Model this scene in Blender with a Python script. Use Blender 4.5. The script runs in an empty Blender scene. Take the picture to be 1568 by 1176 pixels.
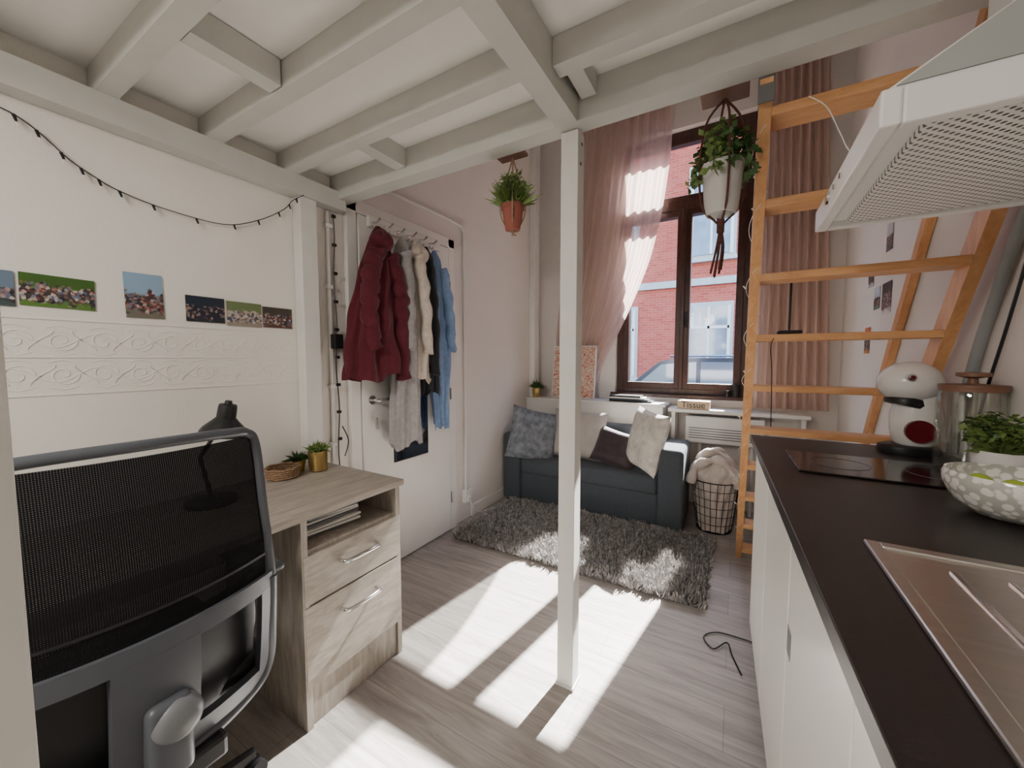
import bpy, bmesh, math, random
from mathutils import Vector, Matrix
random.seed(7)
R=random.random
def U(a,b): return a+(b-a)*R()
# ------------------------------------------------------------ materials
def newmat(name):
    m=bpy.data.materials.new(name); m.use_nodes=True
    nt=m.node_tree; b=nt.nodes['Principled BSDF']; return m,nt,b
def N(nt,t,**k):
    n=nt.nodes.new(t)
    for a,v in k.items(): setattr(n,a,v)
    return n
def c4(c): return (c[0],c[1],c[2],1)
def mat(name,col,rough=.6,metal=0,var=.06,vs=6,bump=0,bs=60,spec=.4,stretch=(1,1,1),col2=None,sheen=0):
    m,nt,b=newmat(name)
    tc=N(nt,'ShaderNodeTexCoord'); mp=N(nt,'ShaderNodeMapping'); mp.inputs['Scale'].default_value=stretch
    nt.links.new(tc.outputs['Object'],mp.inputs[0])
    no=N(nt,'ShaderNodeTexNoise'); no.inputs['Scale'].default_value=vs; no.inputs['Detail'].default_value=6
    nt.links.new(mp.outputs[0],no.inputs['Vector'])
    cr=N(nt,'ShaderNodeValToRGB'); cr.color_ramp.elements[0].position=.3; cr.color_ramp.elements[1].position=.7
    a=tuple(max(0,x*(1-var)) for x in col); z=col2 if col2 else tuple(min(1,x*(1+var)) for x in col)
    cr.color_ramp.elements[0].color=c4(a); cr.color_ramp.elements[1].color=c4(z)
    nt.links.new(no.outputs['Fac'],cr.inputs[0]); nt.links.new(cr.outputs[0],b.inputs['Base Color'])
    b.inputs['Roughness'].default_value=rough; b.inputs['Metallic'].default_value=metal
    b.inputs['Specular IOR Level'].default_value=spec
    if sheen: b.inputs['Sheen Weight'].default_value=sheen
    if bump:
        n2=N(nt,'ShaderNodeTexNoise'); n2.inputs['Scale'].default_value=bs; n2.inputs['Detail'].default_value=4
        nt.links.new(mp.outputs[0],n2.inputs['Vector'])
        bp=N(nt,'ShaderNodeBump'); bp.inputs['Strength'].default_value=bump; bp.inputs['Distance'].default_value=.01
        nt.links.new(n2.outputs['Fac'],bp.inputs['Height']); nt.links.new(bp.outputs[0],b.inputs['Normal'])
    return m
def sheer(name,col,transp,transl=.5):
    m=bpy.data.materials.new(name); m.use_nodes=True; nt=m.node_tree; nt.nodes.clear()
    o=N(nt,'ShaderNodeOutputMaterial'); d=N(nt,'ShaderNodeBsdfDiffuse'); t=N(nt,'ShaderNodeBsdfTranslucent'); tr=N(nt,'ShaderNodeBsdfTransparent')
    tc=N(nt,'ShaderNodeTexCoord'); no=N(nt,'ShaderNodeTexNoise'); no.inputs['Scale'].default_value=9
    nt.links.new(tc.outputs['Object'],no.inputs['Vector'])
    cr=N(nt,'ShaderNodeValToRGB'); cr.color_ramp.elements[0].color=c4([x*.92 for x in col]); cr.color_ramp.elements[1].color=c4(col)
    nt.links.new(no.outputs['Fac'],cr.inputs[0])
    nt.links.new(cr.outputs[0],d.inputs[0]); nt.links.new(cr.outputs[0],t.inputs[0])
    m1=N(nt,'ShaderNodeMixShader'); m1.inputs[0].default_value=transl; nt.links.new(d.outputs[0],m1.inputs[1]); nt.links.new(t.outputs[0],m1.inputs[2])
    m2=N(nt,'ShaderNodeMixShader'); m2.inputs[0].default_value=transp; nt.links.new(m1.outputs[0],m2.inputs[1]); nt.links.new(tr.outputs[0],m2.inputs[2])
    nt.links.new(m2.outputs[0],o.inputs[0]); return m
def glassy(name,tint=(.95,.97,1),gl=.1,rough=.02):
    m=bpy.data.materials.new(name); m.use_nodes=True; nt=m.node_tree; nt.nodes.clear()
    o=N(nt,'ShaderNodeOutputMaterial'); g=N(nt,'ShaderNodeBsdfGlossy'); g.inputs['Roughness'].default_value=rough
    tr=N(nt,'ShaderNodeBsdfTransparent'); tr.inputs[0].default_value=c4(tint)
    mx=N(nt,'ShaderNodeMixShader'); mx.inputs[0].default_value=gl
    nt.links.new(tr.outputs[0],mx.inputs[1]); nt.links.new(g.outputs[0],mx.inputs[2]); nt.links.new(mx.outputs[0],o.inputs[0]); return m
def plankmat(name,c1,c2,mortar,bw,rh,grain,rough=.45,rot=0):
    m,nt,b=newmat(name)
    tc=N(nt,'ShaderNodeTexCoord'); mp=N(nt,'ShaderNodeMapping'); mp.inputs['Rotation'].default_value=(0,0,rot)
    nt.links.new(tc.outputs['Object'],mp.inputs[0])
    br=N(nt,'ShaderNodeTexBrick'); br.inputs['Scale'].default_value=1; br.inputs['Brick Width'].default_value=bw; br.inputs['Row Height'].default_value=rh
    br.inputs['Mortar Size'].default_value=.0009; br.inputs['Mortar Smooth'].default_value=.3; br.offset=.37
    br.inputs['Color1'].default_value=c4(c1); br.inputs['Color2'].default_value=c4(c2); br.inputs['Mortar'].default_value=c4(mortar)
    nt.links.new(mp.outputs[0],br.inputs['Vector'])
    # plank id shifts the grain so every board differs
    sx=N(nt,'ShaderNodeSeparateXYZ'); nt.links.new(mp.outputs[0],sx.inputs[0])
    dv=N(nt,'ShaderNodeMath',operation='DIVIDE'); dv.inputs[1].default_value=rh; nt.links.new(sx.outputs[1],dv.inputs[0])
    fl=N(nt,'ShaderNodeMath',operation='FLOOR'); nt.links.new(dv.outputs[0],fl.inputs[0])
    ml=N(nt,'ShaderNodeMath',operation='MULTIPLY'); ml.inputs[1].default_value=7.31; nt.links.new(fl.outputs[0],ml.inputs[0])
    m2=N(nt,'ShaderNodeMapping'); m2.inputs['Scale'].default_value=(1.1,13,1); nt.links.new(mp.outputs[0],m2.inputs[0])
    cb=N(nt,'ShaderNodeCombineXYZ'); nt.links.new(ml.outputs[0],cb.inputs[0]); nt.links.new(ml.outputs[0],cb.inputs[2])
    av=N(nt,'ShaderNodeVectorMath',operation='ADD'); nt.links.new(m2.outputs[0],av.inputs[0]); nt.links.new(cb.outputs[0],av.inputs[1])
    no=N(nt,'ShaderNodeTexNoise'); no.inputs['Scale'].default_value=2.0; no.inputs['Detail'].default_value=9; no.inputs['Roughness'].default_value=.68; no.inputs['Distortion'].default_value=1.3
    nt.links.new(av.outputs[0],no.inputs['Vector'])
    cr=N(nt,'ShaderNodeValToRGB'); cr.color_ramp.elements[0].position=.33; cr.color_ramp.elements[1].position=.66
    cr.color_ramp.elements[0].color=(1-grain,1-grain*1.04,1-grain*1.08,1); cr.color_ramp.elements[1].color=(1,1,1,1)
    nt.links.new(no.outputs['Fac'],cr.inputs[0])
    mx=N(nt,'ShaderNodeMix',data_type='RGBA',blend_type='MULTIPLY'); mx.inputs[0].default_value=1
    nt.links.new(br.outputs['Color'],mx.inputs[6]); nt.links.new(cr.outputs[0],mx.inputs[7]); nt.links.new(mx.outputs[2],b.inputs['Base Color'])
    b.inputs['Roughness'].default_value=rough
    bp=N(nt,'ShaderNodeBump'); bp.inputs['Strength'].default_value=.15; bp.inputs['Distance'].default_value=.004
    nt.links.new(no.outputs['Fac'],bp.inputs['Height']); nt.links.new(bp.outputs[0],b.inputs['Normal'])
    return m
def woodmat(name,c1,c2,sc=(1,1,8),s=6,rough=.5):
    m,nt,b=newmat(name)
    tc=N(nt,'ShaderNodeTexCoord'); mp=N(nt,'ShaderNodeMapping'); mp.inputs['Scale'].default_value=sc
    nt.links.new(tc.outputs['Object'],mp.inputs[0])
    no=N(nt,'ShaderNodeTexNoise'); no.inputs['Scale'].default_value=s; no.inputs['Detail'].default_value=9; no.inputs['Roughness'].default_value=.7; no.inputs['Distortion'].default_value=.6
    nt.links.new(mp.outputs[0],no.inputs['Vector'])
    cr=N(nt,'ShaderNodeValToRGB'); cr.color_ramp.elements[0].position=.33; cr.color_ramp.elements[1].position=.66
    cr.color_ramp.elements[0].color=c4(c1); cr.color_ramp.elements[1].color=c4(c2)
    nt.links.new(no.outputs['Fac'],cr.inputs[0]); nt.links.new(cr.outputs[0],b.inputs['Base Color']); b.inputs['Roughness'].default_value=rough
    bp=N(nt,'ShaderNodeBump'); bp.inputs['Strength'].default_value=.2; bp.inputs['Distance'].default_value=.003
    nt.links.new(no.outputs['Fac'],bp.inputs['Height']); nt.links.new(bp.outputs[0],b.inputs['Normal'])
    return m
def dotmat(name,col,dot,scale,thr,rough=.35,metal=.0,dims='3D'):
    m,nt,b=newmat(name)
    tc=N(nt,'ShaderNodeTexCoord'); vo=N(nt,'ShaderNodeTexVoronoi',voronoi_dimensions='2D'); vo.inputs['Scale'].default_value=scale; vo.inputs['Randomness'].default_value=0
    mp=N(nt,'ShaderNodeMapping'); mp.inputs['Rotation'].default_value=(0,0,.785) if dims!='YZ' else (0,math.pi/2,0)
    nt.links.new(tc.outputs['Object'],mp.inputs[0]); nt.links.new(mp.outputs[0],vo.inputs['Vector'])
    cr=N(nt,'ShaderNodeValToRGB'); cr.color_ramp.elements[0].position=thr; cr.color_ramp.elements[1].position=thr+.08
    cr.color_ramp.elements[0].color=c4(dot); cr.color_ramp.elements[1].color=c4(col)
    nt.links.new(vo.outputs['Distance'],cr.inputs[0]); nt.links.new(cr.outputs[0],b.inputs['Base Color'])
    b.inputs['Roughness'].default_value=rough; b.inputs['Metallic'].default_value=metal; return m
def photomat(name,top,bot,split=.5,cols=((.02,.02,.03),(.30,.06,.05),(.55,.50,.45),(.08,.11,.2),(.33,.2,.15),(.05,.04,.04))):
    m,nt,b=newmat(name)
    tc=N(nt,'ShaderNodeTexCoord'); sp=N(nt,'ShaderNodeSeparateXYZ'); nt.links.new(tc.outputs['Generated'],sp.inputs[0])
    g=N(nt,'ShaderNodeValToRGB'); g.color_ramp.elements[0].position=split-.04; g.color_ramp.elements[1].position=split+.04
    g.color_ramp.elements[0].color=c4(bot); g.color_ramp.elements[1].color=c4(top); nt.links.new(sp.outputs[2],g.inputs[0])
    vo=N(nt,'ShaderNodeTexVoronoi'); vo.inputs['Scale'].default_value=130; vo.feature='F1'; nt.links.new(tc.outputs['Object'],vo.inputs['Vector'])
    cr=N(nt,'ShaderNodeValToRGB'); cr.color_ramp.interpolation='LINEAR'
    while len(cr.color_ramp.elements)<len(cols): cr.color_ramp.elements.new(.5)
    for i,c in enumerate(cols):
        cr.color_ramp.elements[i].position=.12+i*.76/len(cols); cr.color_ramp.elements[i].color=c4(c)
    s2=N(nt,'ShaderNodeSeparateXYZ'); nt.links.new(vo.outputs['Color'],s2.inputs[0]); nt.links.new(s2.outputs[0],cr.inputs[0])
    bd=N(nt,'ShaderNodeValToRGB'); e=bd.color_ramp.elements; e[0].position=.10; e[0].color=(0,0,0,1); e[1].position=.2; e[1].color=(1,1,1,1)
    k=e.new(split); k.color=(1,1,1,1); k=e.new(min(.97,split+.08)); k.color=(0,0,0,1)
    n3=N(nt,'ShaderNodeTexNoise'); n3.inputs['Scale'].default_value=45; nt.links.new(tc.outputs['Object'],n3.inputs['Vector'])
    ad=N(nt,'ShaderNodeMath',operation='MULTIPLY_ADD'); ad.inputs[1].default_value=.5; ad.inputs[2].default_value=-.25
    nt.links.new(n3.outputs['Fac'],ad.inputs[0]); a2=N(nt,'ShaderNodeMath',operation='ADD'); nt.links.new(ad.outputs[0],a2.inputs[0]); nt.links.new(sp.outputs[2],a2.inputs[1])
    nt.links.new(a2.outputs[0],bd.inputs[0])
    mx=N(nt,'ShaderNodeMix',data_type='RGBA'); nt.links.new(bd.outputs[0],mx.inputs[0]); nt.links.new(g.outputs[0],mx.inputs[6]); nt.links.new(cr.outputs[0],mx.inputs[7])
    nt.links.new(mx.outputs[2],b.inputs['Base Color']); b.inputs['Roughness'].default_value=.35; return m
# ------------------------------------------------------------ mesh builder
class MB:
    def __init__(s): s.v=[];s.f=[];s.m=[];s.mats=[];s.flat=set()
    def mi(s,m):
        if m not in s.mats: s.mats.append(m)
        return s.mats.index(m)
    def add(s,vs,fs,m,M=None,flat=False):
        o=len(s.v); k=s.mi(m)
        s.v.extend([tuple(M@Vector(p)) if M else tuple(p) for p in vs])
        for f in fs:
            if flat: s.flat.add(len(s.f))
            s.f.append(tuple(i+o for i in f)); s.m.append(k)
    def box(s,a,b,m,bev=0,M=None):
        x0,x1=sorted((a[0],b[0]));y0,y1=sorted((a[1],b[1]));z0,z1=sorted((a[2],b[2]))
        bm=bmesh.new(); bmesh.ops.create_cube(bm,size=1)
        for v in bm.verts: v.co=Vector(((x0+x1)/2+v.co.x*(x1-x0),(y0+y1)/2+v.co.y*(y1-y0),(z0+z1)/2+v.co.z*(z1-z0)))
        if bev: bmesh.ops.bevel(bm,geom=bm.edges[:],offset=min(bev,.45*min(x1-x0,y1-y0,z1-z0)),segments=2 if bev<.015 else 5,affect='EDGES',profile=.5)
        bm.verts.index_update()
        s.add([v.co[:] for v in bm.verts],[[v.index for v in f.verts] for f in bm.faces],m,M,flat=bev<.015); bm.free()
    def tube(s,pts,r,m,n=8,caps=True,M=None,closed=False):
        P=[Vector(p) for p in pts]; L=len(P); rr=r if isinstance(r,(list,tuple)) else [r]*L
        vs=[];fs=[]; prev=None
        for i in range(L):
            if closed: t=P[(i+1)%L]-P[(i-1)%L]
            else: t=P[min(i+1,L-1)]-P[max(i-1,0)]
            if t.length<1e-9: t=Vector((0,0,1))
            t.normalize()
            if prev is None:
                a=Vector((0,0,1)) if abs(t.z)<.9 else Vector((1,0,0)); u=t.cross(a).normalized()
            else:
                u=prev-t*prev.dot(t)
                u=u.normalized() if u.length>1e-6 else t.orthogonal().normalized()
            prev=u; w=t.cross(u)
            for j in range(n):
                an=2*math.pi*j/n; vs.append(P[i]+(u*math.cos(an)+w*math.sin(an))*rr[i])
        for i in range(L-1 if not closed else L):
            for j in range(n):
                a=i*n+j;b=i*n+(j+1)%n;c=((i+1)%L)*n+(j+1)%n;d=((i+1)%L)*n+j; fs.append((a,b,c,d))
        if caps and not closed: fs.append(tuple(range(n))[::-1]); fs.append(tuple((L-1)*n+j for j in range(n)))
        s.add(vs,fs,m,M)
    def lathe(s,c,prof,m,n=24,sx=1,sy=1,M=None,cap=True):
        vs=[];fs=[]
        for r,z in prof:
            for j in range(n):
                a=2*math.pi*j/n; vs.append((c[0]+r*math.cos(a)*sx,c[1]+r*math.sin(a)*sy,c[2]+z))
        for i in range(len(prof)-1):
            for j in range(n): fs.append((i*n+j,i*n+(j+1)%n,(i+1)*n+(j+1)%n,(i+1)*n+j))
        if cap:
            fs.append(tuple(range(n))[::-1]); fs.append(tuple((len(prof)-1)*n+j for j in range(n)))
        s.add(vs,fs,m,M)
    def grid(s,fn,nu,nv,m,M=None,wrap=False):
        vs=[fn(i/(nu-(0 if wrap else 1)),j/(nv-1)) for j in range(nv) for i in range(nu)]
        fs=[]
        for j in range(nv-1):
            for i in range(nu if wrap else nu-1):
                i2=(i+1)%nu; fs.append((j*nu+i,j*nu+i2,(j+1)*nu+i2,(j+1)*nu+i))
        s.add(vs,fs,m,M)
    def prism(s,poly,axis,a,b,m,M=None):
        n=len(poly)
        def p(q,t):
            q=list(q); q.insert(axis,t); return tuple(q)
        vs=[p(q,a) for q in poly]+[p(q,b) for q in poly]
        fs=[tuple(range(n)),tuple(range(n,2*n))[::-1]]+[(i,i+n,(i+1)%n+n,(i+1)%n) for i in range(n)]
        s.add(vs,fs,m,M)
    def done(s,name,ang=38,fn=None,smooth=True):
        me=bpy.data.meshes.new(name)
        if fn: s.v=[fn(v) for v in s.v]
        me.from_pydata([tuple(v) for v in s.v],[],s.f)
        for m in s.mats: me.materials.append(m)
        me.polygons.foreach_set('material_index',s.m)
        bm=bmesh.new(); bm.from_mesh(me); bmesh.ops.recalc_face_normals(bm,faces=bm.faces[:]); bm.to_mesh(me); bm.free()
        me.update()
        if smooth:
            me.set_sharp_from_angle(angle=math.radians(ang))
            me.polygons.foreach_set('use_smooth',[i not in s.flat for i in range(len(me.polygons))]); me.update()
        ob=bpy.data.objects.new(name,me); bpy.context.collection.objects.link(ob); return ob
def rot(ang,ax,c=(0,0,0)):
    c=Vector(c); return Matrix.Translation(c)@Matrix.Rotation(ang,4,ax)@Matrix.Translation(-c)
def spline(pts,n=8):
    P=[Vector(p) for p in pts]; out=[]
    for i in range(len(P)-1):
        p0=P[max(i-1,0)];p1=P[i];p2=P[i+1];p3=P[min(i+2,len(P)-1)]
        for k in range(n):
            t=k/n; out.append(.5*((2*p1)+(p2-p0)*t+(2*p0-5*p1+4*p2-p3)*t*t+(3*p1-p0-3*p2+p3)*t**3))
    out.append(P[-1]); return out
def lerpk(keys,t):
    for (a,va),(b,vb) in zip(keys,keys[1:]):
        if t<=b: 
            k=(t-a)/(b-a) if b>a else 0; k=max(0,min(1,k)); return va+(vb-va)*k
    return keys[-1][1]
# ------------------------------------------------------------ palette
M_wall=mat('wall_paint',(.83,.80,.74),.85,var=.02,vs=3,bump=.12,bs=120)
M_wallp=mat('wall_paint_pink',(.83,.775,.73),.85,var=.02,vs=3,bump=.10,bs=90)
M_ceil=mat('board_white',(.88,.87,.83),.8,var=.015)
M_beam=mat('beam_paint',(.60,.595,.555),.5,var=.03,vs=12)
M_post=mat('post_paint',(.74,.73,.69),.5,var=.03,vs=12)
M_white=mat('white_paint',(.82,.80,.76),.4,var=.02)
M_floor=plankmat('floor_laminate',(.52,.48,.445),(.43,.395,.365),(.22,.20,.18),1.25,.19,.42)
M_desk=woodmat('desk_oak',(.25,.215,.175),(.43,.39,.335),sc=(14,14,2),s=3)
M_deskf=woodmat('desk_oak_front',(.27,.235,.19),(.44,.40,.345),sc=(14,2.5,12),s=3)
M_desktop=woodmat('desk_top_oak',(.25,.215,.175),(.40,.36,.31),sc=(14,2,14),s=3)
M_pine=woodmat('pine',(.62,.29,.11),(.80,.45,.21),sc=(2,9,9),s=3,rough=.4)
M_pinev=woodmat('pine_rail',(.62,.29,.11),(.80,.45,.21),sc=(9,9,1.6),s=3,rough=.4)
M_dkwood=woodmat('window_wood',(.045,.018,.014),(.09,.038,.028),sc=(8,8,2),s=5,rough=.35)
M_black=mat('black_plastic',(.015,.015,.016),.4,var=.1)
M_blackm=mat('black_metal',(.02,.02,.02),.35,.6,var=.1)
M_gray=mat('grey_plastic',(.085,.092,.105),.38,var=.04)
M_graylt=mat('grey_plastic_light',(.17,.175,.185),.4,var=.04)
M_steel=mat('brushed_steel',(.60,.57,.54),.28,1,var=.05,vs=3,stretch=(1,30,1))
M_brk=mat('bracket_steel',(.22,.22,.22),.5,.7,var=.05)
M_chrome=mat('chrome',(.75,.75,.76),.15,1,var=.02)
M_cab=mat('cabinet_white',(.84,.83,.79),.25,var=.01)
M_ctop=mat('countertop_black',(.020,.015,.014),.38,var=.2,vs=150,bump=.05,bs=300)
M_hob=mat('hob_glass',(.008,.006,.007),.12,var=.05,spec=.5)
M_sofa=mat('sofa_fabric',(.070,.082,.098),.85,var=.12,vs=80,bump=.25,bs=350,sheen=.1)
M_rug=mat('rug_pile',(.37,.35,.34),.95,var=.5,vs=38)
M_rugb=mat('rug_backing',(.12,.115,.11),.95)
M_gold=mat('gold',(.55,.40,.15),.3,.9)
M_green=mat('leaf_green',(.15,.22,.055),.55,var=.5,vs=25)
M_green2=mat('leaf_dark',(.06,.12,.035),.55,var=.4,vs=25)
M_soil=mat('soil',(.05,.035,.025),.95)
M_terra=mat('terracotta',(.30,.09,.065),.7)
M_rope=mat('rope_brown',(.32,.22,.15),.9,var=.3,vs=120)
M_dkrope=mat('rope_dark',(.11,.04,.03),.9,var=.3,vs=120)
M_wick=mat('wicker',(.26,.16,.09),.8,var=.4,vs=90)
M_paper=mat('paper',(.80,.79,.76),.7)
# ------------------------------------------------------------ room shell
XL,XR,YW,YB,ZC=-1.8,.65,3.65,-2.4,3.85
b=MB(); b.box((XL-.1,YB-.1,-.1),(XR+.1,YW+.35,0),M_floor); b.done('floor')
b=MB(); b.box((XL-.1,YB-.1,ZC),(XR+.1,YW+.35,ZC+.1),M_ceil); b.done('ceiling')
b=MB(); b.box((XL-.12,YB,0),(XL,1.19,ZC),M_wall); b.box((XL-.12,1.19,0),(XL,YW+.3,ZC),M_wallp)
def scroll(y0,z0,s,fl):
    pts=[]
    for i in range(26):
        t=i/25; a=t*4.6*math.pi/2*1.1; r=.034*(1-t*.85)*s
        pts.append((XL+.0003,y0+(r*math.cos(a)),z0+fl*r*math.sin(a)))
    return pts
for z0 in (1.305,1.2):
    stem=[]; y=-.6
    while y<1.06: stem.append((XL-.0003,y,z0+.022*math.sin(y*2*math.pi/.18))); y+=.015
    b.tube(stem,.0019,M_wall,n=5)
    k=0; y=-.57
    while y<1.03:
        b.tube(scroll(y,z0,1,1 if k%2 else -1),.0015,M_wall,n=5)
        for q in range(3):
            yy=y+.045; dz=(.018 if k%2 else -.018)
            b.tube(spline([(XL,yy,z0),(XL,yy+.012+.006*q,z0+dz*(.6+.3*q)),(XL,yy+.03,z0+dz*(1+.4*q))],4),[.0018]*8+[.0006],M_wall,n=5)
            b.tube(spline([(XL,yy,z0),(XL,yy-.010-.005*q,z0-dz*(.6+.3*q)),(XL,yy-.022,z0-dz*(1+.4*q))],4),[.0015]*8+[.0006],M_wall,n=5)
        b.tube(spline([(XL,y-.03,z0+.038),(XL,y,z0+.045),(XL,y+.03,z0+.036)],4),.0016,M_wall,n=5)
        b.tube(spline([(XL,y-.03,z0-.038),(XL,y,z0-.045),(XL,y+.03,z0-.036)],4),.0016,M_wall,n=5)
        y+=.09;k+=1
for z0 in (1.37,1.255,1.14):
    b.box((XL-.001,YB,z0-.003),(XL+.0025,1.06,z0+.003),M_wall,.001)
b.done('wall_left')
b=MB(); b.box((XR,YB,0),(XR+.12,YW+.3,ZC),M_wallp); b.done('wall_right')
b=MB(); b.box((XL,YB-.12,0),(XR,YB,ZC),M_wall); b.done('wall_back')
WX0,WX1,WZ0,WZ1=-1.0,.075,.93,3.2
b=MB(); T=YW+.28
b.box((XL,YW,0),(WX0,T,ZC),M_wallp); b.box((WX1,YW,0),(XR,T,ZC),M_wallp)
b.box((WX0,YW,0),(WX1,T,WZ0),M_wallp); b.box((WX0,YW,WZ1),(WX1,T,ZC),M_wallp); b.done('wall_window')
# window
b=MB(); y0,y1=YW+.06,YW+.13
M_gl=glassy('window_glass',(.95,.97,1),.012)
def fr(x0,z0,x1,z1,w=None,yy0=y0,yy1=y1): b.box((x0,yy0,z0),(x1,yy1,z1),M_dkwood,.006)
fr(WX0,WZ0,WX0+.06,WZ1); fr(WX1-.055,WZ0,WX1,WZ1); fr(WX0+.05,WZ0,WX1-.05,WZ0+.06); fr(WX0+.05,WZ1-.06,WX1-.05,WZ1)
fr(WX0+.05,2.535,WX1-.05,2.62,yy0=y0-.02)
for (a,c) in ((WX0+.055,-.435),(-.43,WX1-.05)):
    fr(a,WZ0+.05,a+.055,2.54,yy0=y0-.012); fr(c-.055,WZ0+.05,c,2.54,yy0=y0-.012)
    fr(a+.05,WZ0+.05,c-.05,WZ0+.105,yy0=y0-.012); fr(a+.05,2.485,c-.05,2.54,yy0=y0-.012)
fr(-.45,WZ0+.05,-.415,2.54,yy0=y0-.03)
fr(WX0+.055,2.61,WX0+.1,WZ1-.05); fr(WX1-.10,2.61,WX1-.05,WZ1-.05); fr(WX0+.1,2.61,WX1-.1,2.66);fr(WX0+.1,WZ1-.11,WX1-.1,WZ1-.05)
b.box((WX0+.08,y0+.03,WZ0+.08),(WX1-.08,y0+.034,WZ1-.08),M_gl)
b.tube([(-.40,y0-.03,1.60),(-.40,y0-.06,1.60),(-.40,y0-.06,1.52)],.006,M_blackm)
b.box((-.412,y0-.035,1.55),(-.388,y0-.02,1.66),M_blackm,.003)
b.box((WX0-.04,YW-.015,.905),(WX1+.04,YW+.28,.935),M_dkwood,.006)
b.done('window_1')
b=MB(); b.box((XL+.001,2.42,0.001),(XL+.018,YW-.001,.09),M_white,.004); b.box((XL+.001,-.8,0.001),(XL+.018,1.05,.09),M_white,.004); b.done('baseboard_left')
b=MB(); b.box((XL+.02,YW-.018,0.001),(XR-.001,YW-.001,.09),M_white,.004); b.done('baseboard_window')
b=MB(); b.box((XL+.001,YW-.13,3.47),(XR-.001,YW-.001,3.53),M_white,.008); b.box((XL+.001,YW-.06,3.53),(XR-.001,YW-.001,3.6),M_white,.01)
b.done('curtain_rail')
# ------------------------------------------------------------ loft
b=MB()
ZT=2.16
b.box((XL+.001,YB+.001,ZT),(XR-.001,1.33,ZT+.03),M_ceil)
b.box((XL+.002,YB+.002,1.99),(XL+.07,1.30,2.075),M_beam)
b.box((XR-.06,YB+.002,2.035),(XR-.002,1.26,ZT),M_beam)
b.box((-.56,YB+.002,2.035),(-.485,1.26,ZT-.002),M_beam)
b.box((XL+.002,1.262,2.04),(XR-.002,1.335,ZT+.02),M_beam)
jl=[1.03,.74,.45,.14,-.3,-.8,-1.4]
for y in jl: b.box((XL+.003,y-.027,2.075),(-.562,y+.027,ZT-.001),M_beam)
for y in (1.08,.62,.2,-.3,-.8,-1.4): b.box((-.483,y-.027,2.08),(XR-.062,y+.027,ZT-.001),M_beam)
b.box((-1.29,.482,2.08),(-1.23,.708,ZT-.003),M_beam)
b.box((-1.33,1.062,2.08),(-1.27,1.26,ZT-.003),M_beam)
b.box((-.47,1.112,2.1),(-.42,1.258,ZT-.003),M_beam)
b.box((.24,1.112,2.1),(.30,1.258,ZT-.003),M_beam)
b.done('loft_bed_frame')
b=MB(); b.box((-.56,1.30,0.001),(-.497,1.363,2.038),M_post,.002); b.box((-.565,1.295,0.001),(-.492,1.368,.012),M_post,.002)
b.tube([(-.497,1.335,2.0),(-.494,1.335,2.0)],.006,M_brk); b.tube([(-.497,1.325,1.93),(-.494,1.325,1.93)],.006,M_brk); b.done('support_post')
b=MB(); b.box((-.58,-.007,0.001),(-.512,.063,2.033),M_post,.003); b.done('support_post')
b=MB(); b.box((XL+.002,1.065,0.001),(XL+.065,1.145,1.989),M_post,.003); b.done('support_post')
b=MB(); b.box((XL+.002,3.42,.873),(XL+.06,3.52,3.468),M_white,.004); b.done('support_post')
# ------------------------------------------------------------ door
b=MB(); XD=XL+.001
b.box((XD,1.40,.008),(XL+.035,2.14,2.02),M_white,.004)
b.box((XD,1.33,0.001),(XL+.03,1.395,2.09),M_white,.005); b.box((XD,2.145,0.001),(XL+.03,2.215,2.09),M_white,.005); b.box((XD,1.33,2.025),(XL+.03,2.215,2.095),M_white,.005)
for z in (.25,1.0,1.75): b.tube([(XL+.04,2.145,z-.04),(XL+.04,2.145,z+.04)],.007,M_chrome)
b.tube([(XL+.035,1.46,1.02),(XL+.085,1.46,1.02),(XL+.09,1.48,1.02),(XL+.09,1.57,1.02)],.009,M_chrome)
b.lathe((0,0,0),[(.001,0),(.025,0),(.025,.008),(.001,.008)],M_chrome,M=Matrix.Translation((XL+.035,1.46,1.02))@Matrix.Rotation(math.pi/2,4,'Y'))
b.tube([(XL+.04,1.46,.92),(XL+.07,1.46,.92),(XL+.075,1.46,.86)],.008,M_chrome)
b.done('door_1')
b=MB(); M_mir=mat('mirror',(.35,.38,.44),.03,1,var=.01)
b.box((XL+.0365,1.612,.627),(XL+.044,1.903,1.208),M_black,.001); b.box((XL+.040,1.62,.635),(XL+.046,1.895,1.2),M_mir,.001); b.done('door_mirror')
b=MB()
b.box((XL+.037,1.45,1.965),(XL+.058,2.03,2.025),M_white,.004)
for i in range(6):
    y=1.47+i*.09; b.tube([(XL+.055,y,1.99),(XL+.10,y,1.985),(XL+.125,y,2.0)],.006,M_chrome); b.tube([(XL+.055,y,1.975),(XL+.08,y,1.95),(XL+.095,y,1.96)],.005,M_chrome)
b.done('coat_rack')
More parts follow.
